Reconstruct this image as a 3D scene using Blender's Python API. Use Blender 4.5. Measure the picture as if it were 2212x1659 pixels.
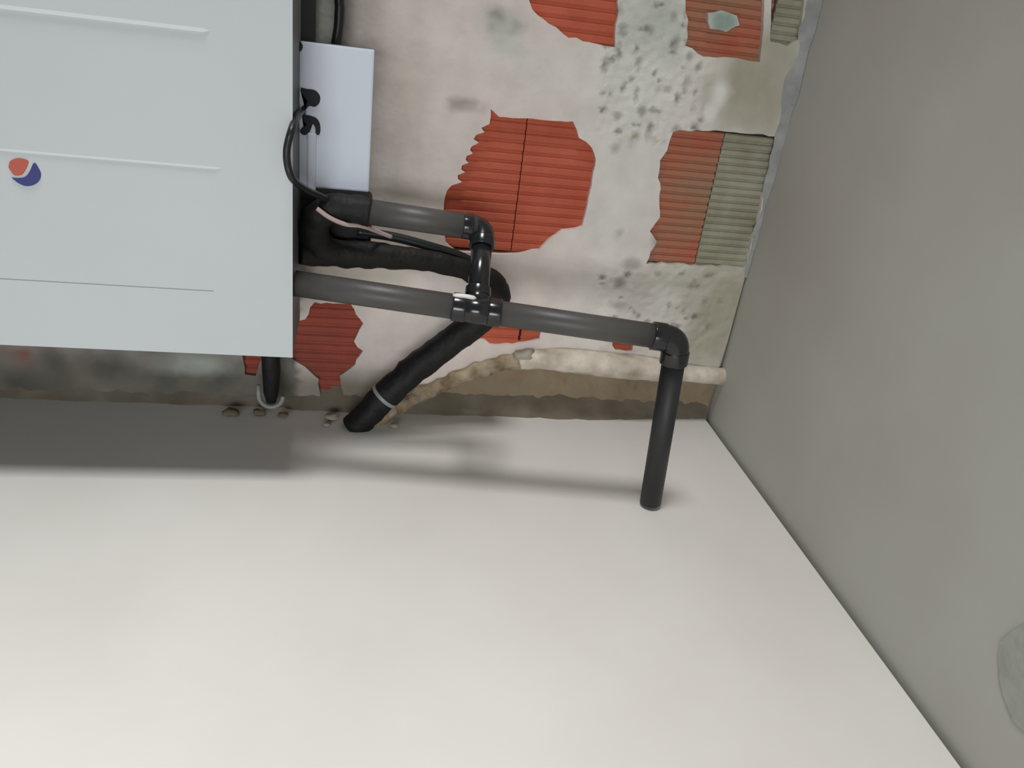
import bpy, bmesh, math, random
import numpy as np
from mathutils import Vector, Matrix, noise
from mathutils.geometry import delaunay_2d_cdt

for o in list(bpy.data.objects):
    bpy.data.objects.remove(o)
scene = bpy.context.scene
COL = scene.collection
random.seed(7)

# ------------------------------------------------------------------ camera
W, H, FPX = 2212, 1659, 1729.55
CAM = Vector((-0.76404, -1.45, 0.79655))
RIGHT = Vector((0.98122479, -0.1504249, 0.12070736))
UP = Vector((-0.0394682, 0.45600231, 0.889103))
FWD = Vector((0.18878607, 0.87717401, -0.44150377))
cam_d = bpy.data.cameras.new('camera')
cam_d.sensor_fit = 'HORIZONTAL'
cam_d.sensor_width = 36.0
cam_d.lens = 36.0 * FPX / W
cam_d.clip_start = 0.02
cam = bpy.data.objects.new('camera', cam_d)
COL.objects.link(cam)
m = Matrix((RIGHT, UP, -FWD)).transposed().to_4x4()
m.translation = CAM
cam.matrix_world = m
scene.camera = cam

# ------------------------------------------------------------------ light
world = bpy.data.worlds.new('world')
scene.world = world
world.use_nodes = True
bg = world.node_tree.nodes['Background']
bg.inputs['Color'].default_value = (0.84, 0.93, 1.0, 1)
bg.inputs['Strength'].default_value = 0.09

def area(name, loc, target, sx, sy, power, col):
    d = bpy.data.lights.new(name, 'AREA')
    d.shape = 'RECTANGLE'
    d.size, d.size_y, d.energy, d.color = sx, sy, power, col
    o = bpy.data.objects.new(name, d)
    COL.objects.link(o)
    o.location = loc
    o.rotation_euler = (Vector(target) - Vector(loc)).to_track_quat('-Z', 'Y').to_euler()
    return o
key = area('daylight_overhead', (-1.05, -0.80, 4.0), (-1.05, -1.35, 0.0), 0.9, 0.66, 18.6, (1.0, 0.988, 0.975))
key.data.spread = math.radians(64)
fill = area('front_fill', (-1.5, -4.6, 0.75), (-0.8, 0.0, -0.05), 2.4, 0.9, 12.0, (0.95, 0.975, 1.0))   # added fill lamp without a visible source, brightens the upright surfaces
fill.data.spread = math.radians(70)

vs = scene.view_settings
vs.view_transform = 'Standard'
vs.look = 'None'
vs.exposure = 0.0
vs.gamma = 1.0
vs.use_curve_mapping = False

# ------------------------------------------------------------------ helpers
def at(px, py, Y=None, X=None, Z=None):
    """point of the place seen at a photo pixel, on a plane of known depth / height"""
    d = RIGHT * ((px - W / 2) / FPX) + UP * (-(py - H / 2) / FPX) + FWD
    if Y is not None:
        t = (Y - CAM.y) / d.y
    elif Z is not None:
        t = (Z - CAM.z) / d.z
    else:
        t = (X - CAM.x) / d.x
    return CAM + d * t

def obj(name, bm, mat, parent=None, smooth=False):
    me = bpy.data.meshes.new(name)
    bmesh.ops.recalc_face_normals(bm, faces=bm.faces[:])
    bm.to_mesh(me)
    bm.free()
    if smooth:
        me.polygons.foreach_set('use_smooth', [True] * len(me.polygons))
    me.materials.append(mat)
    o = bpy.data.objects.new(name, me)
    COL.objects.link(o)
    if parent is not None:
        o.parent = parent
        o.matrix_parent_inverse = Matrix.Translation(-parent.location)
    return o

def tag(o, label=None, cat=None, group=None, kind=None):
    if label: o['label'] = label
    if cat: o['category'] = cat
    if group: o['group'] = group
    if kind: o['kind'] = kind
    return o

def thing(name, loc, label, cat, group=None):
    o = bpy.data.objects.new(name, None)
    o.empty_display_size = 0.05
    COL.objects.link(o)
    o.location = loc
    return tag(o, label, cat, group)

def box(bm, a, b, bevel=0.0, seg=2):
    vs_ = [bm.verts.new((x, y, z)) for x in (a[0], b[0]) for y in (a[1], b[1]) for z in (a[2], b[2])]
    fs = [bm.faces.new([vs_[i] for i in q]) for q in ((0, 1, 3, 2), (4, 6, 7, 5), (0, 4, 5, 1), (2, 3, 7, 6), (0, 2, 6, 4), (1, 5, 7, 3))]
    if bevel:
        es = {e for f in fs for e in f.edges}
        bmesh.ops.bevel(bm, geom=list(es), offset=bevel, segments=seg, affect='EDGES', profile=0.6)

def catmull(pts, n=8):
    pts = [Vector(p) for p in pts]
    P = [pts[0] * 2 - pts[1]] + pts + [pts[-1] * 2 - pts[-2]]
    out = []
    for i in range(1, len(P) - 2):
        a, b, c, d = P[i - 1:i + 3]
        for k in range(n):
            t = k / n
            out.append(0.5 * ((2 * b) + (c - a) * t + (2 * a - 5 * b + 4 * c - d) * t * t + (3 * b - a - 3 * c + d) * t ** 3))
    out.append(pts[-1])
    return out

def sweep(bm, path, rad, sides=18, hollow=0.0, rough=0.0, seed=0):
    """round tube along a polyline; rad a number or one per point; hollow = wall thickness of open ends"""
    n = len(path)
    rads = rad if isinstance(rad, (list, tuple)) else [rad] * n
    tang = []
    for i in range(n):
        t = (path[min(i + 1, n - 1)] - path[max(i - 1, 0)]).normalized()
        tang.append(t)
    up = Vector((0, 0, 1)) if abs(tang[0].z) < 0.9 else Vector((0, 1, 0))
    nrm = (up - tang[0] * up.dot(tang[0])).normalized()
    rings, inner = [], []
    for i in range(n):
        nrm = (nrm - tang[i] * nrm.dot(tang[i])).normalized()
        bi = tang[i].cross(nrm)
        ring, ri = [], []
        for k in range(sides):
            a = 2 * math.pi * k / sides
            dv = nrm * math.cos(a) + bi * math.sin(a)
            r = rads[i]
            if rough:
                r *= 1 + rough * noise.noise((path[i] + dv * rads[i]) * 55 + Vector((seed, 0, 0)))
            ring.append(bm.verts.new(path[i] + dv * r))
            if hollow:
                ri.append(bm.verts.new(path[i] + dv * (r - hollow)))
        rings.append(ring)
        inner.append(ri)
    for i in range(n - 1):
        for k in range(sides):
            j = (k + 1) % sides
            bm.faces.new((rings[i][k], rings[i][j], rings[i + 1][j], rings[i + 1][k]))
            if hollow:
                bm.faces.new((inner[i][k], inner[i + 1][k], inner[i + 1][j], inner[i][j]))
    if hollow:
        for e in (0, n - 1):
            for k in range(sides):
                j = (k + 1) % sides
                bm.faces.new((rings[e][k], inner[e][k], inner[e][j], rings[e][j]))
    else:
        bm.faces.new(rings[0]); bm.faces.new(rings[-1])

def straight(a, b, n=2):
    return [a.lerp(b, i / (n - 1)) for i in range(n)]

def collar(bm, c, d, r, ln):
    """short socket ring with rounded lips"""
    d = d.normalized()
    prof = [(-0.5, r * 0.93), (-0.5, r * 0.985), (-0.42, r), (0.42, r), (0.5, r * 0.985), (0.5, r * 0.93)]
    sweep(bm, [c + d * (p * ln + i * 1e-5) for i, (p, _) in enumerate(prof)], [q for _, q in prof], 24)

# ------------------------------------------------------------------ materials
def mat(name, col, rough=0.6, var=0.08, scale=12.0, bump=0.0, bscale=60.0, metal=0.0, col2=None, spec=0.5, attr=None, detail=4.0):
    M = bpy.data.materials.new(name)
    M.use_nodes = True
    nt = M.node_tree
    N, L = nt.nodes, nt.links
    b = N['Principled BSDF']
    b.inputs['Roughness'].default_value = rough
    b.inputs['Metallic'].default_value = metal
    b.inputs['Specular IOR Level'].default_value = spec
    tc = N.new('ShaderNodeTexCoord')
    nz = N.new('ShaderNodeTexNoise')
    nz.inputs['Scale'].default_value = scale
    nz.inputs['Detail'].default_value = detail
    L.new(tc.outputs['Object'], nz.inputs['Vector'])
    mr = N.new('ShaderNodeMapRange')
    mr.inputs['From Min'].default_value = 0.3
    mr.inputs['From Max'].default_value = 0.7
    L.new(nz.outputs['Fac'], mr.inputs['Value'])
    if attr:
        at_ = N.new('ShaderNodeAttribute')
        at_.attribute_name = attr
        hs = N.new('ShaderNodeHueSaturation')
        mr.inputs['To Min'].default_value = 1 - var
        mr.inputs['To Max'].default_value = 1 + var
        L.new(mr.outputs['Result'], hs.inputs['Value'])
        L.new(at_.outputs['Color'], hs.inputs['Color'])
        L.new(hs.outputs['Color'], b.inputs['Base Color'])
    else:
        mx = N.new('ShaderNodeMix')
        mx.data_type = 'RGBA'
        c2 = col2 if col2 else tuple(max(0, c * (1 - 2 * var)) for c in col)
        mx.inputs['A'].default_value = (*c2, 1)
        mx.inputs['B'].default_value = (*col, 1)
        L.new(mr.outputs['Result'], mx.inputs['Factor'])
        L.new(mx.outputs['Result'], b.inputs['Base Color'])
    if bump:
        n2 = N.new('ShaderNodeTexNoise')
        n2.inputs['Scale'].default_value = bscale
        n2.inputs['Detail'].default_value = 5
        L.new(tc.outputs['Object'], n2.inputs['Vector'])
        bp = N.new('ShaderNodeBump')
        bp.inputs['Strength'].default_value = bump
        bp.inputs['Distance'].default_value = 0.004
        L.new(n2.outputs['Fac'], bp.inputs['Height'])
        L.new(bp.outputs['Normal'], b.inputs['Normal'])
    return M

def srgb(r, g, b):
    f = lambda c: (c / 255 / 12.92) if c / 255 <= 0.04045 else ((c / 255 + 0.055) / 1.055) ** 2.4
    return (f(r), f(g), f(b))

M = {}
M['floor'] = mat('white_screed', srgb(226, 224, 219), 0.62, scale=2.2, col2=srgb(214, 211, 205), bump=0.08, bscale=25, spec=0.3)
M['plaster'] = mat('old_wall_plaster', (1, 1, 1), 0.92, var=0.07, scale=22, bump=0.22, bscale=70, attr='tone', spec=0.15)
M['wall_r'] = mat('grey_smooth_plaster', srgb(188, 188, 181), 0.85, scale=3.0, col2=srgb(178, 176, 168), bump=0.08, bscale=18, spec=0.2)
M['fillet'] = mat('corner_cement', srgb(168, 169, 168), 0.9, scale=30, col2=srgb(142, 142, 140), bump=0.5, bscale=60, spec=0.15)
M['core'] = mat('brown_bed_mortar', srgb(128, 118, 100), 0.95, scale=20, col2=srgb(98, 88, 72), bump=0.6, bscale=50, spec=0.1)
M['brick'] = mat('red_hollow_brick', srgb(200, 106, 82), 0.9, scale=14, col2=srgb(184, 92, 70), bump=0.3, bscale=120, spec=0.12)
M['brick_dirty'] = mat('cement_stained_brick', srgb(170, 168, 148), 0.92, scale=16, col2=srgb(144, 140, 120), bump=0.4, bscale=90, spec=0.1)
M['brick_mix'] = mat('half_stained_brick', srgb(184, 106, 84), 0.92, scale=11, col2=srgb(158, 128, 104), bump=0.4, bscale=90, spec=0.1)
M['brick_dark'] = mat('dark_red_brick', srgb(164, 84, 70), 0.92, scale=14, col2=srgb(142, 78, 66), bump=0.4, bscale=90, spec=0.1)
M['panel'] = mat('cool_white_enamel', srgb(208, 214, 215), 0.5, scale=1.5, col2=srgb(200, 207, 209), spec=0.35)
M['shaded_side'] = mat('grey_shaded_side', srgb(92, 97, 99), 0.5, scale=6, col2=srgb(82, 86, 88), spec=0.4)  # sides and underside coloured darker to deepen the shade around the unit
M['chassis'] = mat('dark_chassis_steel', srgb(62, 62, 62), 0.6, scale=9, col2=srgb(48, 48, 49), spec=0.3)
M['box'] = mat('pale_blue_white_plastic', srgb(214, 221, 232), 0.4, scale=3, col2=srgb(206, 213, 226), spec=0.5)
M['print'] = mat('black_print', srgb(22, 28, 34), 0.55, scale=40, var=0.1, spec=0.3)
M['orange'] = mat('orange_print', srgb(196, 92, 72), 0.5, scale=40, var=0.05)
M['blue'] = mat('blue_print', srgb(46, 58, 124), 0.5, scale=40, var=0.05)
M['pvc'] = mat('dark_grey_pvc', srgb(84, 81, 78), 0.45, scale=10, col2=srgb(72, 70, 68), bump=0.04, bscale=90, spec=0.5)
M['pvc_black'] = mat('glossy_black_fitting', srgb(38, 38, 40), 0.2, scale=10, col2=srgb(30, 30, 32), spec=0.6)
M['outlet'] = mat('charcoal_pipe', srgb(44, 44, 45), 0.5, scale=10, col2=srgb(37, 37, 38), spec=0.4)
M['foam'] = mat('black_rubber_foam', srgb(26, 25, 25), 0.62, scale=30, col2=srgb(16, 16, 15), bump=0.5, bscale=80, spec=0.35)
M['cable'] = mat('black_cable_jacket', srgb(26, 32, 34), 0.4, scale=20, var=0.1, spec=0.5)
M['wire'] = mat('pale_pink_wire', srgb(196, 176, 172), 0.5, scale=30, var=0.06)
M['streak'] = mat('smooth_white', srgb(232, 230, 226), 0.35, scale=50, var=0.05)
M['conduit'] = mat('plaster_smeared_white_pipe', srgb(222, 212, 198), 0.6, scale=26, col2=srgb(166, 154, 134), bump=0.35, bscale=60, spec=0.3)
M['mortar'] = mat('crumbled_mortar', srgb(176, 168, 156), 0.95, scale=40, col2=srgb(136, 128, 112), bump=0.6, bscale=80, spec=0.1)
M['crust'] = mat('mortar_crust', srgb(182, 168, 144), 0.95, scale=34, col2=srgb(122, 104, 80), bump=0.7, bscale=70, spec=0.1)
M['heel'] = mat('brown_grey_cement', srgb(128, 120, 106), 0.95, scale=14, col2=srgb(104, 96, 82), bump=0.5, bscale=50, spec=0.1)
M['ring'] = mat('dull_grey_ring', srgb(150, 152, 150), 0.4, scale=30, var=0.08)

# ------------------------------------------------------------------ floor
bm = bmesh.new()
nx, ny = 60, 60
X0, X1, Y0, Y1 = -3.2, -0.010, -3.2, 0.03
xs = [X0 + (X1 - X0) * i / nx for i in range(nx + 1)]
ys = [Y0 + (Y1 - Y0) * j / ny for j in range(ny + 1)]
g = [[bm.verts.new((x, y, 0.0015 * noise.noise(Vector((x * 3, y * 3, 0))) if y < -0.05 else 0.0)) for y in ys] for x in xs]
for i in range(nx):
    for j in range(ny):
        bm.faces.new((g[i][j], g[i + 1][j], g[i + 1][j + 1], g[i][j + 1]))
edge = [g[nx][j] for j in range(ny + 1)]
low = [bm.verts.new((v.co.x, v.co.y, -0.03)) for v in edge]
for j in range(ny):
    bm.faces.new((edge[j], low[j], low[j + 1], edge[j + 1]))
l2 = [bm.verts.new((0.03, v.co.y, -0.03)) for v in edge]
for j in range(ny):
    bm.faces.new((low[j], l2[j], l2[j + 1], low[j + 1]))
floor = obj('floor', bm, M['floor'], smooth=False)
tag(floor, 'bright off-white screed floor running up to both walls', 'floor', kind='structure')

# ------------------------------------------------------------------ right wall
bm = bmesh.new()
ny, nz_ = 70, 50
ys = [-3.2 + 3.28 * j / ny for j in range(ny + 1)]
zs = [-0.03 + 2.1 * k / nz_ for k in range(nz_ + 1)]
def wr(y, z):
    # trowelled waviness; a shallow knocked-out patch near the floor further along
    d = 0.0022 * noise.noise(Vector((y * 2.2, z * 2.2, 3))) + 0.0007 * noise.noise(Vector((y * 9, z * 9, 8)))
    return d
g = [[bm.verts.new((wr(y, z), y, z)) for z in zs] for y in ys]
for i in range(ny):
    for k in range(nz_):
        bm.faces.new((g[i][k], g[i + 1][k], g[i + 1][k + 1], g[i][k + 1]))
b2 = [[bm.verts.new((0.12, y, z)) for z in (zs[0], zs[-1])] for y in (ys[0], ys[-1])]
bm.faces.new((g[0][0], *[g[0][k] for k in range(1, nz_ + 1)], b2[0][1], b2[0][0]))
bm.faces.new((*[g[i][nz_] for i in range(ny + 1)], b2[1][1], b2[0][1]))
bm.faces.new((b2[0][0], b2[0][1], b2[1][1], b2[1][0]))
wall_right = obj('wall_right', bm, M['wall_r'], smooth=True)
tag(wall_right, 'smooth grey plastered side wall on the right', 'wall', kind='structure')

# thin raised repair patch low on the right wall, at the edge of view
pc = at(2250, 1478, X=0.0)
bm = bmesh.new()
ring = []
for k in range(26):
    a = 2 * math.pi * k / 26
    r = 1 + 0.25 * noise.noise(Vector((math.cos(a) * 1.6, math.sin(a) * 1.6, 5)))
    ring.append((pc.y + 0.062 * r * math.cos(a), pc.z + 0.062 * r * math.sin(a)))
f0 = [bm.verts.new((-0.0022, y, z)) for y, z in ring]
f1 = [bm.verts.new((0.004, pc.y + (y - pc.y) * 1.1, pc.z + (z - pc.z) * 1.1)) for y, z in ring]
bm.faces.new(f0)
for k in range(26):
    bm.faces.new((f0[k], f0[(k + 1) % 26], f1[(k + 1) % 26], f1[k]))
M['patch'] = mat('grey_green_patch', srgb(172, 175, 166), 0.9, scale=30, col2=srgb(162, 164, 155), bump=0.4, bscale=60, spec=0.15)
p = obj('repair_patch', bm, M['patch'], wall_right)
p['label'] = 'darker grey-green repair patch low on the side wall'

# cement fillet in the upper corner
bm = bmesh.new()
rows = []
for k in range(46):
    z = 0.33 + k * 0.02
    wdt = 0.006 + 0.016 * min(1, max(0, (z - 0.40) / 0.3)) + 0.014 * noise.noise(Vector((z * 18, 2, 0))) + 0.006 * noise.noise(Vector((z * 60, 2, 0)))
    wdt = max(0.004, wdt)
    dpt = wdt * 0.55
    row = []
    for q in range(6):
        t = q / 5
        x = -wdt * (1 - t)
        y = -dpt * t
        bul = -0.15 * math.sin(math.pi * t) * wdt
        j = 0.003 * noise.noise(Vector((x * 90, y * 90, z * 60)))
        row.append(bm.verts.new((x - bul * 0.5 - 0.0005, y - bul * 0.5 - 0.0005 + j, z)))
    rows.append(row)
for a, b in zip(rows, rows[1:]):
    for q in range(5):
        bm.faces.new((a[q], a[q + 1], b[q + 1], b[q]))
p = obj('corner_fillet', bm, M['fillet'], wall_right, smooth=True)
p['label'] = 'rough grey cement smeared up the corner'

# ------------------------------------------------------------------ back wall: core, bricks, plaster coat
bm = bmesh.new()
box(bm, (-3.2, 0.030, -0.03), (0.0, 0.16, 2.07))
wall_back = obj('wall_back', bm, M['core'])
tag(wall_back, 'back wall of ribbed red hollow bricks under broken plaster', 'wall', kind='structure')

def px_loop(pts, Y=0.0):
    return [(at(x, y, Y=Y).x, at(x, y, Y=Y).z) for x, y in pts]

def ragged(loop, step=0.011, amp=0.0045, seed=0):
    out = []
    n = len(loop)
    for i in range(n):
        a, b = Vector(loop[i]), Vector(loop[(i + 1) % n])
        L = (b - a).length
        kk = max(1, int(L / step))
        nr = Vector((-(b - a).y, (b - a).x)).normalized()
        for k in range(kk):
            p = a.lerp(b, k / kk)
            s = amp * noise.noise(Vector((p.x * 70, p.y * 70, seed))) + amp * 0.6 * noise.noise(Vector((p.x * 190, p.y * 190, seed + 9)))
            p = p + nr * s
            out.append((min(p.x, -0.0025), max(p.y, 0.003)))
    return out

HA = [(1060, 236), (1078, 252), (1150, 258), (1238, 262), (1250, 300), (1281, 318), (1287, 345), (1272, 430), (1258, 490), (1215, 498), (1185, 518), (1165, 538), (1110, 551), (1050, 548), (985, 545), (963, 525), (958, 470), (960, 425), (975, 400), (998, 393), (987, 386), (989, 378), (1004, 373), (995, 366), (998, 357), (1012, 352), (1005, 345), (1008, 336), (1022, 331), (1014, 323), (1018, 314), (1034, 309), (1024, 301), (1029, 291), (1046, 286), (1040, 276), (1058, 268)]
HB = [(1108, -110), (1118, -60), (1150, 22), (1185, 52), (1230, 80), (1290, 94), (1328, 102), (1333, 40), (1338, -60), (1325, -130), (1250, -155), (1160, -140)]
HC = [(1470, -120), (1476, -60), (1488, 60), (1480, 100), (1520, 124), (1580, 122), (1640, 134), (1648, 80), (1654, -60), (1650, -140), (1560, -160)]
HC_I = [(1530, 30), (1560, 22), (1592, 34), (1598, 55), (1570, 68), (1536, 62)]
HC2 = [(1672, -130), (1668, -60), (1664, 92), (1700, 98), (1728, 84), (1742, -60), (1752, -140)]
HD = [(1455, 284), (1530, 283), (1600, 288), (1684, 294), (1668, 350), (1648, 430), (1625, 520), (1608, 578), (1540, 575), (1470, 571), (1396, 570), (1421, 520), (1404, 500), (1426, 470), (1424, 345), (1440, 325), (1448, 305)]
HE = [(680, 654), (758, 656), (786, 700), (764, 738), (784, 758), (758, 796), (734, 812), (742, 860), (720, 876), (692, 872), (690, 818), (655, 795), (625, 770), (622, 700), (660, 690)]
HF = [(1035, 680), (1172, 700), (1165, 733), (1120, 744), (1060, 744), (1035, 733)]
HG = [(1322, 734), (1370, 742), (1366, 760), (1330, 757)]
HI = [(520, 760), (566, 768), (552, 812), (530, 808)]
holes = [ragged(px_loop(h), seed=i * 3.3, amp=(0.003 if i == 0 else 0.0045)) for i, h in enumerate((HA, HB, HC, HC2, HD, HE, HF, HG, HI))]
islands = [ragged(px_loop(HC_I), seed=77)]

def inside(p, loop):
    x, y = p
    c = False
    n = len(loop)
    j = n - 1
    for i in range(n):
        xi, yi = loop[i]; xj, yj = loop[j]
        if (yi > y) != (yj > y) and x < (xj - xi) * (y - yi) / (yj - yi) + xi:
            c = not c
        j = i
    return c

XL, XR, ZB, ZT = -3.2, -0.001, -0.01, 2.05
coords, edges = [], []
def add_loop(lp):
    s = len(coords)
    coords.extend(lp)
    n = len(lp)
    edges.extend((s + i, s + (i + 1) % n) for i in range(n))
add_loop([(XL, ZB), (XR, ZB), (XR, ZT), (XL, ZT)])
for lp in holes + islands:
    add_loop(lp)
nloop = len(coords)
loops_pts = np.array([q for lp in holes + islands for q in lp])
def far_from_edges(x, z, d):
    return np.min((loops_pts[:, 0] - x) ** 2 + (loops_pts[:, 1] - z) ** 2) > d * d
def scatter(x0, x1, z0, z1, s):
    i = 0
    z = z0
    while z < z1:
        x = x0 + (0.5 * s if i % 2 else 0)
        while x < x1:
            q = (x + random.uniform(-.25, .25) * s, z + random.uniform(-.25, .25) * s)
            if XL + .002 < q[0] < XR - .002 and ZB + .002 < q[1] < ZT - .002 and far_from_edges(q[0], q[1], 0.004):
                coords.append(q)
            x += s
        z += s * 0.87
        i += 1
scatter(-1.05, -0.004, 0.0, 0.9, 0.0125)
scatter(-0.42, -0.13, 0.58, 0.85, 0.006)
scatter(-0.36, -0.05, 0.17, 0.34, 0.006)
scatter(-1.5, -1.06, 0.0, 0.3, 0.02)
scatter(-3.1, -1.52, 0.1, 2.0, 0.2)
scatter(-1.5, -0.05, 0.95, 2.0, 0.15)
res = delaunay_2d_cdt([Vector(c) for c in coords], edges, [], 0, 1e-6)
V, F_ = res[0], res[2]
keep = []
for f in F_:
    c = (sum(V[i].x for i in f) / 3, sum(V[i].y for i in f) / 3)
    ins = any(inside(c, h) for h in holes)
    if ins and any(inside(c, h) for h in islands):
        ins = False
    if not ins:
        keep.append(f)

def px_of(x, z, Y=0.0):
    q = Vector((x, Y, z)) - CAM
    w = q.dot(FWD)
    return W / 2 + FPX * q.dot(RIGHT) / w, H / 2 - FPX * q.dot(UP) / w

def mixc(a, b, t):
    t = max(0, min(1, t))
    return tuple(a[i] + (b[i] - a[i]) * t for i in range(3))
def blob(x, z, c, rx, rz, soft=0.5, nz=0.35, sc=30):
    d = math.hypot((x - c[0]) / rx, (z - c[1]) / rz)
    d += nz * noise.noise(Vector((x * sc, z * sc, c[0] * 7)))
    return max(0.0, min(1.0, (1 + soft - d) / (2 * soft)))
WARM, PALE, OLIVE, BROWN, GREY, GREEN, DARK = srgb(222, 210, 203), srgb(222, 220, 212), srgb(172, 168, 150), srgb(146, 132, 110), srgb(138, 136, 128), srgb(180, 188, 176), srgb(108, 106, 100)
CX = lambda x, y: (at(x, y, Y=0).x, at(x, y, Y=0).z)
STAINS = [  # colour, centre, radii, strength
    (PALE, CX(1385, 130), .10, .16, .9), (PALE, CX(1340, 420), .045, .10, .8), (PALE, CX(1210, 150), .16, .04, .5),
    (OLIVE, CX(1620, 190), .075, .085, 1), (OLIVE, CX(1570, 670), .085, .12, 1.0), (OLIVE, CX(1540, 740), .08, .05, .8), (OLIVE, CX(1480, 600), .10, .03, .5), (OLIVE, CX(1700, 120), .04, .2, .7),
    (GREY, CX(1005, 226), .034, .008, .7), (GREY, CX(1340, 610), .012, .012, .7), (GREY, CX(1340, 660), .02, .008, .5), (GREY, CX(1365, 570), .018, .01, .6),
    (GREY, CX(1425, 515), .012, .04, .6), (GREY, CX(1320, 505), .05, .003, .5), (GREY, CX(1190, 770), .03, .01, .5),
    (srgb(150, 166, 156), CX(1563, 46), .03, .02, 1.0), (GREEN, CX(1380, 40), .05, .06, .5), (GREEN, CX(1450, 60), .035, .05, .5),
    (DARK, CX(668, 40), .035, .12, 1.0), (DARK, CX(735, 40), .02, .08, .8), (DARK, CX(760, 60), .05, .09, .35),
    (srgb(176, 176, 170), CX(704, 40), .012, .06, 1.0),
    (OLIVE, CX(880, 300), .03, .2, .35), (OLIVE, CX(730, 600), .1, .02, .7), (DARK, CX(655, 590), .02, .03, .8),
    (srgb(226, 224, 216), CX(1555, 205), .014, .022, 1.0), (srgb(226, 224, 216), CX(1535, 245), .012, .018, 1.0), (OLIVE, CX(760, 850), .06, .05, .8), (GREEN, CX(1090, 50), .04, .02, .7), (GREY, CX(1075, 30), .012, .008, .6), (GREY, CX(1120, 62), .014, .006, .7), (GREY, CX(1060, 55), .01, .005, .5), (GREEN, CX(1100, 105), .03, .012, .5),
]
rnd = random.Random(3)
for i in range(120):   # pits and chips in the mortar column between the bare bricks
    px_, py_ = rnd.uniform(1300, 1520), rnd.uniform(0, 330)
    if rnd.random() < 0.25:
        px_, py_ = rnd.uniform(1290, 1560), rnd.uniform(590, 720)
    STAINS.append((rnd.choice((GREY, DARK, OLIVE, GREY)), CX(px_, py_), rnd.uniform(.003, .0075), rnd.uniform(.003, .008), rnd.uniform(.45, .95)))
conduit_px = [(1556, 812), (1480, 806), (1400, 797), (1300, 787), (1200, 777), (1120, 778), (1030, 800), (940, 838), (880, 868), (800, 905)]
conduit_line = [CX(*q) for q in conduit_px]
def conduit_z(x):
    pts = conduit_line
    for a, b in zip(pts, pts[1:]):
        if b[0] <= x <= a[0]:
            return a[1] + (b[1] - a[1]) * (x - a[0]) / (b[0] - a[0])
    return None
cols, ys_ = [], []
for v in V:
    x, z = v.x, v.y
    c = WARM
    n1 = noise.noise(Vector((x * 9, z * 9, 1)))
    c = mixc(c, PALE, 0.5 * max(0, n1) + (0.55 if x > -0.4 else 0.0) * max(0, min(1, (x + 0.42) / 0.1)))
    y = 0.0009 * noise.noise(Vector((x * 16, z * 16, 0)))
    if -0.36 < x < -0.16 and z > 0.58 or z < 0.35 and x > -0.3:
        y += 0.0018 * noise.noise(Vector((x * 75, z * 75, 4)))
    for sc_, cc, rx, rz, st in STAINS:
        if abs(x - cc[0]) < rx * 2.2 and abs(z - cc[1]) < rz * 2.2:
            k = blob(x, z, cc, rx, rz) * st
            c = mixc(c, sc_, k)
            if rx < .01:
                y += 0.003 * k
    cz = conduit_z(x)
    if cz is not None and z < cz:
        k = min(1, (cz - z) / 0.01)
        c = mixc(c, mixc(BROWN, srgb(150, 104, 78), 0.6 * max(0, noise.noise(Vector((x * 24, z * 24, 6))))), k)
        y += 0.010 * k + 0.004 * noise.noise(Vector((x * 60, z * 60, 2))) * k
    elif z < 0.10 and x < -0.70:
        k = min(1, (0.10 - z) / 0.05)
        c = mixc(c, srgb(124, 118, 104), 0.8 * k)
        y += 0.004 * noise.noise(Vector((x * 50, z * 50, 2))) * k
    if x < -0.88 and z < 0.26:  # rough wall below the unit, with its shade painted into the plaster colour
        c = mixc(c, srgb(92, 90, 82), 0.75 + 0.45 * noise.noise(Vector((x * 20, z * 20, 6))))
    c = mixc(c, srgb(176, 182, 174), 0.85 * blob(x, z, CX(430, 788), .055, .018, 0.6, 0.6, 45))
    c = mixc(c, srgb(140, 76, 64), 0.7 * blob(x, z, CX(48, 768), .018, .016, 0.6, 0.6, 45))
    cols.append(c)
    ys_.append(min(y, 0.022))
bm = bmesh.new()
front = [bm.verts.new((v.x, ys_[i], v.y)) for i, v in enumerate(V)]
ecount = {}
for f in keep:
    try:
        bm.faces.new([front[i] for i in f])
    except ValueError:
        continue
    for a, b in ((f[0], f[1]), (f[1], f[2]), (f[2], f[0])):
        ecount.setdefault((min(a, b), max(a, b)), []).append((a, b))
back = {}
def bk(i):
    if i not in back:
        back[i] = bm.verts.new((V[i].x, 0.0225, V[i].y))
        back[i].index = -1
    return back[i]
for k, l in ecount.items():
    if len(l) == 1:
        a, b = l[0]
        bm.faces.new((front[b], front[a], bk(a), bk(b)))
order = {id(v): i for i, v in enumerate(front)}
colmap = [cols[i] for i in range(len(V))] + [cols[i] for i in back]
loose = [v for v in bm.verts if not v.link_faces]
bm.verts.index_update()
loose_idx = {v.index for v in loose}
colmap = [c for i, c in enumerate(colmap) if i not in loose_idx]
bmesh.ops.delete(bm, geom=loose, context='VERTS')
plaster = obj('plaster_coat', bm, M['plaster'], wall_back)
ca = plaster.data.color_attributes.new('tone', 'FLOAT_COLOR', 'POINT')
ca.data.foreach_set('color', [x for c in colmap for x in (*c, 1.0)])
plaster['label'] = 'worn beige-grey plaster broken away over the bricks'

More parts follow.
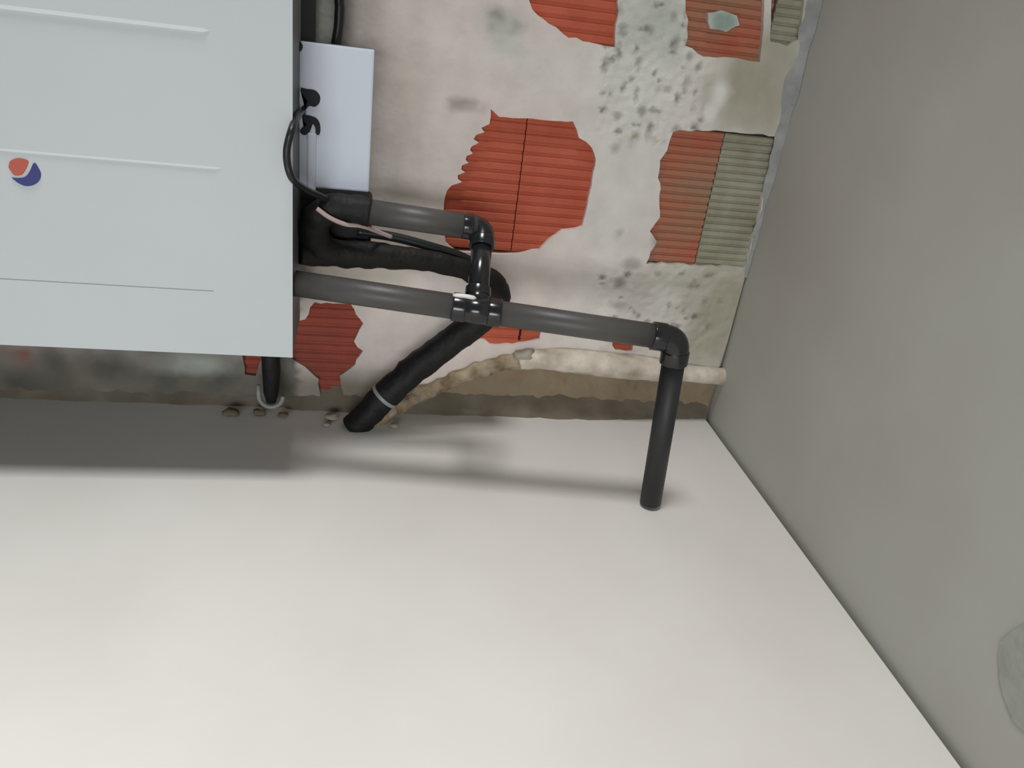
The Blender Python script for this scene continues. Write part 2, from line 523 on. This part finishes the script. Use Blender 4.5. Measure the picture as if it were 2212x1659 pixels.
# ribbed hollow bricks, each its own piece
def brick_mesh(w, h, pitch):
    bm = bmesh.new()
    prof = []
    n = max(3, int(round(h / pitch)))
    p = h / n
    for i in range(n):
        z = i * p
        prof += [(0.0034, z), (0.0034, z + 0.16 * p), (0.0, z + 0.34 * p), (0.0, z + 0.84 * p)]
    prof.append((0.0034, h))
    a = [bm.verts.new((0, y, z)) for y, z in prof]
    b = [bm.verts.new((w, y, z)) for y, z in prof]
    for i in range(len(prof) - 1):
        bm.faces.new((a[i], b[i], b[i + 1], a[i + 1]))
    c = [bm.verts.new((x, 0.05, z)) for x in (0, w) for z in (0, h)]
    bm.faces.new((a[0], c[0], c[2], b[0]))
    bm.faces.new((a[-1], b[-1], c[3], c[1]))
    bm.faces.new(a + [c[1], c[0]])
    bm.faces.new(b + [c[3], c[2]])
    bm.faces.new((c[0], c[1], c[3], c[2]))
    return bm
brick_cache = {}
def brick(x0, x1, z0, z1, mt, pitch=0.0187):
    key = (round(x1 - x0, 3), round(z1 - z0, 3), mt, pitch)
    if key not in brick_cache:
        o = obj('brick', brick_mesh(x1 - x0, z1 - z0, pitch), M[mt], wall_back)
        brick_cache[key] = o
    else:
        src = brick_cache[key]
        o = src.copy()
        COL.objects.link(o)
    o.location = (x0, 0.0085 + random.uniform(-.0008, .0008), z0)
    return o
J = 0.002
c1, c2, c3 = (0.0, 0.228), (0.346, 0.602), (0.722, 0.978)
brick(-0.858, -0.486 - J, *c2, 'brick')
brick(-0.486, -0.262, *c2, 'brick')
brick(-0.258, -0.114, *c2, 'brick_mix', 0.0150)
brick(-0.112, -0.006, *c2, 'brick_dirty', 0.0142)
brick(-0.70, -0.30, *c3, 'brick')
brick(-0.285, -0.078, *c3, 'brick_mix', 0.0150)
brick(-0.072, -0.006, *c3, 'brick_dirty', 0.0142)
brick(-1.03, -0.70, *c1, 'brick_dark')
brick(-0.63, -0.45, 0.145, 0.228, 'brick')
brick(-0.445, -0.18, 0.145, 0.228, 'brick')

# rough cement heel where wall meets floor
bm = bmesh.new()
rows = []
for k in range(140):
    x = -1.9 + (1.893) * k / 139
    n = noise.noise(Vector((x * 16, 0, 3))) + 0.5 * noise.noise(Vector((x * 45, 1, 3)))
    amt = 1.0 if x > -0.9 else 0.6
    dep = amt * (0.024 + 0.008 * n)
    if x > -0.25:
        dep *= max(0.1, (-x) / 0.25)
    hh = 0.038 + 0.012 * n
    row = []
    for q in range(7):
        t = q / 6
        y = 0.012 - (dep + 0.012) * t ** 0.8
        z = hh * (1 - t) ** 1.7
        j = 0.003 * noise.noise(Vector((x * 70, t * 4, 9)))
        row.append(bm.verts.new((x, y + j, max(-0.004, z + (j if 0 < q < 6 else 0) - (0.003 if q == 6 else 0)))))
    rows.append(row)
for a, b in zip(rows, rows[1:]):
    for q in range(6):
        bm.faces.new((a[q], a[q + 1], b[q + 1], b[q]))
p = obj('cement_heel', bm, M['heel'], wall_back, smooth=True)
p['label'] = 'crumbly brown cement along the foot of the wall'

# ------------------------------------------------------------------ air unit
UY, UYB = -0.285, -0.135           # front and rear of the casing
ux1 = at(632, 500, Y=UY).x
uz0 = 0.5 * (at(632, 776, Y=UY).z + at(0, 741, Y=UY).z)
ux0, uz1 = ux1 - 1.05, uz0 + 0.66
unit = thing('wall_air_unit', (ux1 - 0.5, UY + 0.07, uz0), 'large white metal air unit casing hung above the floor with round emblem', 'air unit')

slot_a, slot_b = at(-400, 577, Y=UY), at(462, 631, Y=UY)
sz = 0.5 * (at(0, 599, Y=UY).z + at(460, 631, Y=UY).z)
bm = bmesh.new()
xs = [ux0, ux0 + 0.08, slot_b.x, ux1]
zs = [uz0, sz - 0.0009, sz + 0.0009, uz1]
g = [[bm.verts.new((x, UY, z)) for z in zs] for x in xs]
for i in range(3):
    for k in range(3):
        if i == 1 and k == 1:
            continue
        bm.faces.new((g[i][k], g[i + 1][k], g[i + 1][k + 1], g[i][k + 1]))
gi = [bm.verts.new((q.co.x, UY + 0.002, q.co.z)) for q in (g[1][1], g[2][1], g[2][2], g[1][2])]
go = [g[1][1], g[2][1], g[2][2], g[1][2]]
for k in range(4):
    bm.faces.new((go[k], go[(k + 1) % 4], gi[(k + 1) % 4], gi[k]))
bm.faces.new(gi)
# folded rim of the panel
per = [g[0][0], g[1][0], g[2][0], g[3][0], g[3][1], g[3][2], g[3][3], g[2][3], g[1][3], g[0][3], g[0][2], g[0][1]]
rim = [bm.verts.new((q.co.x, UY + 0.004, q.co.z)) for q in per]
for k in range(12):
    bm.faces.new((per[k], per[(k + 1) % 12], rim[(k + 1) % 12], rim[k]))
rim2 = [bm.verts.new((q.co.x - 0.002 * (1 if q.co.x > ux0 + .5 else -1), UY + 0.0042, q.co.z)) for q in per]
for k in range(12):
    bm.faces.new((rim[k], rim[(k + 1) % 12], rim2[(k + 1) % 12], rim2[k]))
bm.faces.new(rim2)
panel = obj('front_panel', bm, M['panel'], unit)
panel['label'] = 'cool white enamelled front panel'
# pressed ribs on the panel
for (pa, pb, hgt, prj) in (((0, 10), (452, 68), 0.0080, 0.0020), ((0, 318), (480, 366), 0.0055, 0.0011)):
    za = 0.5 * (at(*pa, Y=UY).z + at(*pb, Y=UY).z)
    xb = at(*pb, Y=UY).x
    bm = bmesh.new()
    xs = [ux0 + 0.06, ux0 + 0.072, xb - 0.008, xb]
    rowv = []
    for i, x in enumerate(xs):
        s = 0.15 if i in (0, 3) else 1.0
        rowv.append([bm.verts.new((x, UY + yy, za + zz)) for yy, zz in ((0.001, hgt / 2 * s), (-prj * s, -hgt * 0.36 * s), (-prj * s, -hgt * 0.42 * s), (0.001, -hgt / 2 * s))])
    for a, b in zip(rowv, rowv[1:]):
        for q in range(3):
            bm.faces.new((a[q], b[q], b[q + 1], a[q + 1]))
    bm.faces.new(rowv[0]); bm.faces.new(rowv[-1])
    obj('pressed_rib', bm, M['panel'], panel)
# casing behind the panel
bm = bmesh.new()
box(bm, (ux0 + 0.001, UY + 0.0045, uz0 + 0.001), (ux1 - 0.001, UYB, uz1 - 0.001), 0.002, 1)
obj('casing', bm, M['shaded_side'], unit)
bm = bmesh.new()
box(bm, (ux0 + 0.04, UYB - 0.002, uz0 + 0.02), (ux1 - 0.035, -0.003, uz1 - 0.02), 0.003, 1)
obj('rear_chassis', bm, M['chassis'], unit)
# emblem: orange lobe and blue crescent
emb = []
def flat(name, pts, mt, parent, Y, th, n=5):
    P = [at(x, y, Y=Y) for x, y in pts]
    Pc = catmull(P + [P[0]], n)[:-1]
    bm = bmesh.new()
    a = [bm.verts.new((q.x, Y, q.z)) for q in Pc]
    b = [bm.verts.new((q.x, Y + th, q.z)) for q in Pc]
    fa = bm.faces.new(a)
    for i in range(len(a)):
        j = (i + 1) % len(a)
        bm.faces.new((a[i], b[i], b[j], a[j]))
    bmesh.ops.triangulate(bm, faces=[fa])
    return obj(name, bm, M[mt], parent)
e = flat('emblem_lobe', [(18, 362), (22, 348), (38, 342), (56, 345), (61, 352), (52, 372), (44, 379), (30, 378)], 'orange', panel, UY - 0.0012, 0.0022)
e['label'] = 'orange upper lobe of the round emblem'
e = flat('emblem_crescent', [(25, 384), (40, 385), (54, 382), (64, 370), (73, 352), (82, 362), (88, 377), (84, 391), (72, 400), (56, 402), (40, 396)], 'blue', panel, UY - 0.0012, 0.0022)
e['label'] = 'navy blue crescent of the round emblem'
# drain spout under the unit
sp = at(586, 800, Y=-0.06)
bm = bmesh.new()
sb = at(586, 868, Y=-0.06)
st = Vector((sp.x - 0.005, -0.06, uz0 + 0.03))
sweep(bm, [st, Vector((sp.x, -0.06, sp.z)), Vector((sb.x, -0.06, sb.z + 0.02)), Vector((sb.x, -0.06, sb.z))], [0.016, 0.017, 0.014, 0.009], 16)
so = obj('drain_spout', bm, M['foam'], unit, smooth=True)
bm = bmesh.new()
loop = [Vector((sb.x + 0.022 * math.cos(a), -0.066, sb.z + 0.016 + 0.024 * math.sin(a))) for a in [math.pi * (1.0 + k / 14 * 1.0) for k in range(15)]]
loop = [loop[0] + Vector((-.001, 0.004, .02))] + loop
sweep(bm, loop, 0.0042, 10)
obj('spout_hanger', bm, M['ring'], so, smooth=True)

# dark fixing rail and packing above the control box, fixed to the unit's back
bm = bmesh.new()
a, b = at(640, 100, Y=-0.07), at(688, 0, Y=-0.07)
box(bm, (a.x - 0.04, -0.075, a.z - 0.005), (b.x - 0.004, -0.062, uz1 - 0.03), 0.002, 1)
box(bm, (a.x - 0.04, -0.075, a.z - 0.005), (a.x - 0.03, -0.002, uz1 - 0.03), 0.002, 1)
p = obj('fixing_rail', bm, M['chassis'], unit)
p['label'] = 'dark steel fixing rail beside the casing'

# ------------------------------------------------------------------ black riser cable on the wall
bm = bmesh.new()
pth = catmull([Vector((-0.80, -0.012, 1.96)), Vector((-0.805, -0.012, 1.5)), Vector((-0.802, -0.012, 1.1)), at(735, -60, Y=-0.012), at(733, 20, Y=-0.011), at(729, 70, Y=-0.012), at(722, 112, Y=-0.011), at(715, 180, Y=-0.012)], 6)
sweep(bm, pth, 0.0075, 10, rough=0.1)
o = obj('riser_cable', bm, M['cable'], smooth=True)
tag(o, 'dark vertical cable on the wall above the pale control box', 'cable')

# ------------------------------------------------------------------ control box
BY = -0.155
tl, tr, br, bl = at(642, 92, Y=BY), at(807, 105, Y=BY), at(799, 415, Y=BY), at(644, 404, Y=BY)
bx0, bx1 = 0.5 * (tl.x + bl.x), 0.5 * (tr.x + br.x)
bz0, bz1 = 0.5 * (bl.z + br.z), 0.5 * (tl.z + tr.z)
cb = thing('control_box', ((bx0 + bx1) / 2, BY, bz0), 'pale blue-white control box with black marks beside the air unit', 'control box')
bm = bmesh.new()
box(bm, (bx0, BY + 0.004, bz0 + 0.001), (bx1 - 0.002, BY + 0.036, bz1 - 0.001), 0.003, 2)
obj('housing', bm, M['shaded_side'], cb)
bm = bmesh.new()
box(bm, (bx0, BY, bz0), (bx1, BY + 0.012, bz1), 0.003, 2)
lid = obj('lid', bm, M['box'], cb)
s0, s1 = at(664, 300, Y=BY), at(684, 414, Y=BY)
bm = bmesh.new()
box(bm, (at(664, 350, Y=BY).x, BY - 0.006, bz0 - 0.006), (at(683, 350, Y=BY).x, BY + 0.001, at(672, 286, Y=BY).z), 0.003, 2)
p = obj('cover_strip', bm, M['box'], cb)
p['label'] = 'narrow white cover strip'
bm = bmesh.new()
kk = at(641, 100, Y=BY - 0.004)
sweep(bm, [kk + Vector((0.0, -0.006, 0)), kk + Vector((0, 0, 0)), kk + Vector((0, 0.02, 0))], [0.006, 0.0085, 0.0085], 14)
p = obj('corner_knob', bm, M['print'], cb, smooth=True)
flat('printed_mark', [(650, 189), (662, 192), (680, 195), (691, 207), (690, 222), (680, 231), (668, 229), (660, 238), (651, 246), (649, 236), (655, 228), (664, 220), (660, 213), (654, 204), (649, 197)], 'print', lid, BY - 0.0012, 0.002, 3)
flat('printed_mark', [(652, 247), (670, 250), (684, 256), (691, 268), (692, 284), (688, 292), (682, 288), (681, 276), (676, 268), (672, 278), (667, 288), (656, 292), (648, 285), (652, 276), (662, 270), (655, 260)], 'print', lid, BY - 0.0012, 0.002, 3)

# ------------------------------------------------------------------ black looping cable
CY = UY - 0.013
bm = bmesh.new()
pth = catmull([at(654, 242, Y=BY - 0.004), at(648, 244, Y=-0.19), at(641, 254, Y=-0.26), at(630, 280, Y=CY), at(620, 320, Y=CY - 0.004), at(621, 355, Y=CY - 0.004), at(631, 385, Y=CY), at(650, 402, Y=-0.26), at(672, 415, Y=-0.225), at(700, 428, Y=-0.20), at(725, 448, Y=-0.185)], 8)
sweep(bm, pth, 0.0052, 12)
o = obj('looped_cable', bm, M['cable'], smooth=True)
tag(o, 'thin black cable looping out past the white casing edge', 'cable')

# ------------------------------------------------------------------ drain pipework (one glued assembly)
R_P = 0.0200
YU, YL0, YL1 = -0.190, -0.256, -0.328
A0 = at(792, 457, Y=YU + 0.002)           # upper run, out of the unit
A1 = at(1044, 494, Y=YU)
LB = at(636, 612, Y=YL0)                  # lower run, out of the casing side
LB.x = ux1 + 0.001
LE = at(1463, 733, Y=YL1)
def on_lower(px):
    # point of the lower run nearest to a photo column
    best = min((LB.lerp(LE, k / 400) for k in range(401)), key=lambda q: abs(px_of(q.x, q.z, q.y)[0] - px))
    return best
T = on_lower(1030)
OE = at(1405, 1084, Y=YL1)
OE.x = at(1405, 1084, Y=YL1).x
OE.z = max(OE.z, 0.006)
dp = thing('drain_pipe', (OE.x, OE.y, 0.0), 'dark grey plastic drain pipework with elbows, tee and open end over the floor', 'pipe')
dirU, dirL, dirD, dirO = (A1 - A0).normalized(), (LE - LB).normalized(), (T - A1).normalized(), (OE - LE).normalized()
def pipe(name, a, b, mt, r=R_P, hollow=0.0, label=None):
    bm = bmesh.new()
    sweep(bm, straight(a, b, 3), r, 24, hollow=hollow)
    o = obj(name, bm, M[mt], dp, smooth=True)
    if label: o['label'] = label
    return o
def elbow(name, c, din, dout, mt, r, bend, leg):
    bm = bmesh.new()
    a, b = c - din * bend, c + dout * bend
    arc = []
    for k in range(9):
        t = k / 8
        arc.append(a * (1 - t) ** 2 + c * 2 * t * (1 - t) + b * t ** 2)
    pth = [a - din * leg] + arc + [b + dout * leg]
    sweep(bm, pth, r, 24)
    collar(bm, a - din * leg * 0.5, din, r * 1.08, leg)
    collar(bm, b + dout * leg * 0.5, dout, r * 1.08, leg)
    return obj(name, bm, M[mt], dp, smooth=True)
pipe('upper_run', A0, A1 - dirU * 0.012, 'pvc')
elbow('upper_elbow', A1, dirU, dirD, 'pvc_black', 0.0195, 0.018, 0.016)
pipe('drop_pipe', A1 + dirD * 0.015, T, 'pvc_black', 0.0168, label='glossy black drop pipe')
bm = bmesh.new()
sweep(bm, [T - dirL * 0.036, T + dirL * 0.036], 0.0218, 24)
collar(bm, T - dirL * 0.028, dirL, 0.0226, 0.02)
collar(bm, T + dirL * 0.028, dirL, 0.0226, 0.02)
sweep(bm, [T, T - dirD * 0.036], 0.0195, 24)
collar(bm, T - dirD * 0.03, dirD, 0.0205, 0.014)
tee = obj('tee_fitting', bm, M['pvc_black'], dp, smooth=True)
bm = bmesh.new()
g0 = T - dirL * 0.022
dv = (Vector((0, -0.35, 1)) - dirL * dirL.dot(Vector((0, -0.35, 1)))).normalized()
sweep(bm, catmull([g0 - dirL * 0.018 + dv * 0.0225, g0 + dv * 0.0242, g0 + dirL * 0.018 + dv * 0.0232], 4), [0.002] + [0.0036] * 7 + [0.0016], 8)
p = obj('white_streak', bm, M['streak'], tee, smooth=True)  # plain white streak laid along the top of the tee
p['label'] = 'white streak along the tee'
pipe('lower_run', LB, T - dirL * 0.01, 'pvc')
pipe('lower_run', T + dirL * 0.01, LE - dirL * 0.012, 'pvc')
elbow('end_elbow', LE, dirL, dirO, 'pvc_black', 0.0215, 0.020, 0.022)
pipe('outlet_pipe', LE + dirO * 0.03, OE, 'outlet', 0.0190, hollow=0.0025, label='charcoal open-ended outlet pipe')

# ------------------------------------------------------------------ black insulated hose
hose = thing('insulated_hose', at(766, 920, Z=0.0), 'thick black foam-insulated hose bending behind the tee down to the floor', 'hose')
bm = bmesh.new()
hp0 = at(766, 924, Z=-0.006)
hp = [(800, 458, -0.188), (755, 450, -0.186), (712, 452, -0.184), (686, 470, -0.178), (678, 500, -0.166), (694, 532, -0.152), (730, 546, -0.142), (830, 553, -0.132), (940, 566, -0.12), (1020, 588, -0.105), (1062, 618, -0.095), (1066, 652, -0.085), (1030, 694, -0.078), (960, 748, -0.070), (885, 806, -0.068), (825, 862, -0.074)]
pth = catmull([at(x, y, Y=d) for x, y, d in hp] + [hp0], 8)
n = len(pth)
rr = [0.0235 if i < 58 else (0.0175 if i < 76 else 0.0275) for i in range(n)]
rr = [sum(rr[max(0, i - 5):i + 6]) / len(rr[max(0, i - 5):i + 6]) for i in range(n)]
sweep(bm, pth, rr, 18, rough=0.15, seed=2)
sweep(bm, catmull([Vector((ux1 + 0.0005, -0.158, at(640, 546, Y=-0.158).z)), at(680, 548, Y=-0.152), at(740, 551, Y=-0.142)], 6), 0.0195, 16, rough=0.12, seed=8)
obj('foam_sleeve', bm, M['foam'], hose, smooth=True)
bm = bmesh.new()
c = at(832, 855, Y=-0.0735); dd = (hp0 - at(885, 806, Y=-0.068)).normalized()
collar(bm, c, dd, 0.0305, 0.007)
p = obj('tape_band', bm, M['ring'], hose, smooth=True)
p['label'] = 'pale tape band'

# black valve block fixed to the unit inside the bend
bm = bmesh.new()
a, b = at(690, 462, Y=-0.10), at(800, 545, Y=-0.10)
box(bm, (ux1 - 0.04, -0.118, b.z), (b.x, -0.03, a.z + 0.03), 0.010, 3)
p = obj('valve_block', bm, M['foam'], unit, smooth=False)
p['label'] = 'black insulated valve block on the side of the unit'

# thin strands
def strand(name, pts, r, mt, label, cat):
    bm = bmesh.new()
    sweep(bm, catmull(pts, 8), r, 10)
    o = obj(name, bm, M[mt], smooth=True)
    return tag(o, label, cat)
strand('pale_wire', [at(684, 450, Y=-0.216), at(712, 470, Y=-0.214), at(745, 484, Y=-0.206), at(780, 488, Y=-0.19), at(815, 500, Y=-0.145), at(845, 512, Y=-0.12)], 0.0036, 'wire', 'pale pinkish wire crossing the black insulated bend', 'wire')
bm = bmesh.new()
sweep(bm, catmull([at(770, 500, Y=-0.112), at(850, 512, Y=-0.105), at(930, 533, Y=-0.10), at(1000, 556, Y=-0.09), at(1050, 590, Y=-0.075), at(1078, 630, Y=-0.06), at(1076, 660, Y=-0.05), at(1045, 700, Y=-0.045)], 8), 0.0085, 10)
p = obj('strapped_cable', bm, M['cable'], hose, smooth=True)
p['label'] = 'slim black cable strapped along the hose'

# ------------------------------------------------------------------ plaster-smeared white conduit along the wall foot
wc = thing('wall_conduit', at(1300, 800, Y=-0.01), 'white conduit smeared with plaster along the foot of the back wall', 'conduit')
dpt = [-0.006, -0.010, -0.013, -0.014, -0.012, -0.008, -0.008, -0.014, -0.030, -0.075]
cp = [at(x, y, Y=d) for (x, y), d in zip(conduit_px, dpt)]
cp[0].x = -0.012
cp[-1] = at(800, 912, Z=0.004)
pth = catmull([Vector((0.004, -0.006, cp[0].z))] + cp[:6], 8)
rr = []
for q in pth:
    px = px_of(q.x, q.z, q.y)[0]
    rr.append(0.0185 if px > 1440 else 0.0255 if px > 1190 else 0.019)
rr = [sum(rr[max(0, i - 3):i + 4]) / len(rr[max(0, i - 3):i + 4]) for i in range(len(rr))]
bm = bmesh.new()
sweep(bm, pth, rr, 16, rough=0.10, seed=11)
obj('conduit_tube', bm, M['conduit'], wc, smooth=True)
pth = catmull(cp[5:], 12)
bm = bmesh.new()
sweep(bm, pth, [0.0165 - 0.003 * math.sin(math.pi * i / len(pth)) for i in range(len(pth))], 14, rough=0.42, seed=4)
p = obj('mortar_crust', bm, M['crust'], wc, smooth=False)
p['label'] = 'crumbly mortar crust over the bent end of the conduit'

def lump(bm, c, r, seed, sq=(1, 1, 1)):
    ret = bmesh.ops.create_icosphere(bm, subdivisions=2, radius=1.0)
    for v in ret['verts']:
        k = 1 + 0.45 * noise.noise(v.co * 1.7 + Vector((seed, 0, 0)))
        v.co = Vector((v.co.x * r * k * sq[0], v.co.y * r * k * sq[1], v.co.z * r * k * sq[2])) + c
for i, (px, py, yy, r, sq) in enumerate([(1135, 770, -0.012, 0.017, (1.4, .8, .9)), (1040, 802, -0.012, 0.014, (1.6, .8, .8)), (965, 830, -0.012, 0.014, (1.5, .8, .8))]):
    bm = bmesh.new()
    lump(bm, at(px, py, Y=yy), r, i * 3.1, sq)
    obj('mortar_dab', bm, M['mortar'], wc, smooth=True)

# crumbs of mortar on the floor around the hose
spots = [(718, 906, -0.035, 0.011, 'largest pale mortar crumb at the foot of the insulated hose'), (706, 920, None, 0.006, 'small flat mortar crumb left of the hose foot'),
         (852, 922, None, 0.007, 'mortar crumb just right of the hose foot'), (500, 897, None, 0.012, 'dark mortar lump in the shadow below the air unit'),
         (560, 897, None, 0.010, 'mortar lump in the shadow under the drain spout'), (612, 900, None, 0.008, 'small mortar lump in shadow near the casing corner')]
for i, (px, py, yy, r, lb) in enumerate(spots):
    q = at(px, py, Z=0.0)
    bm = bmesh.new()
    lump(bm, Vector((q.x, q.y, r * 0.5)), r, i * 5.3, (1.3, 1.0, 0.6))
    zmin = min(v.co.z for v in bm.verts)
    for v in bm.verts: v.co.z -= zmin
    o = obj('mortar_crumb', bm, M['mortar'] if i < 3 else M['core'], smooth=True)
    tag(o, lb, 'mortar crumb', 'mortar crumbs on the floor')
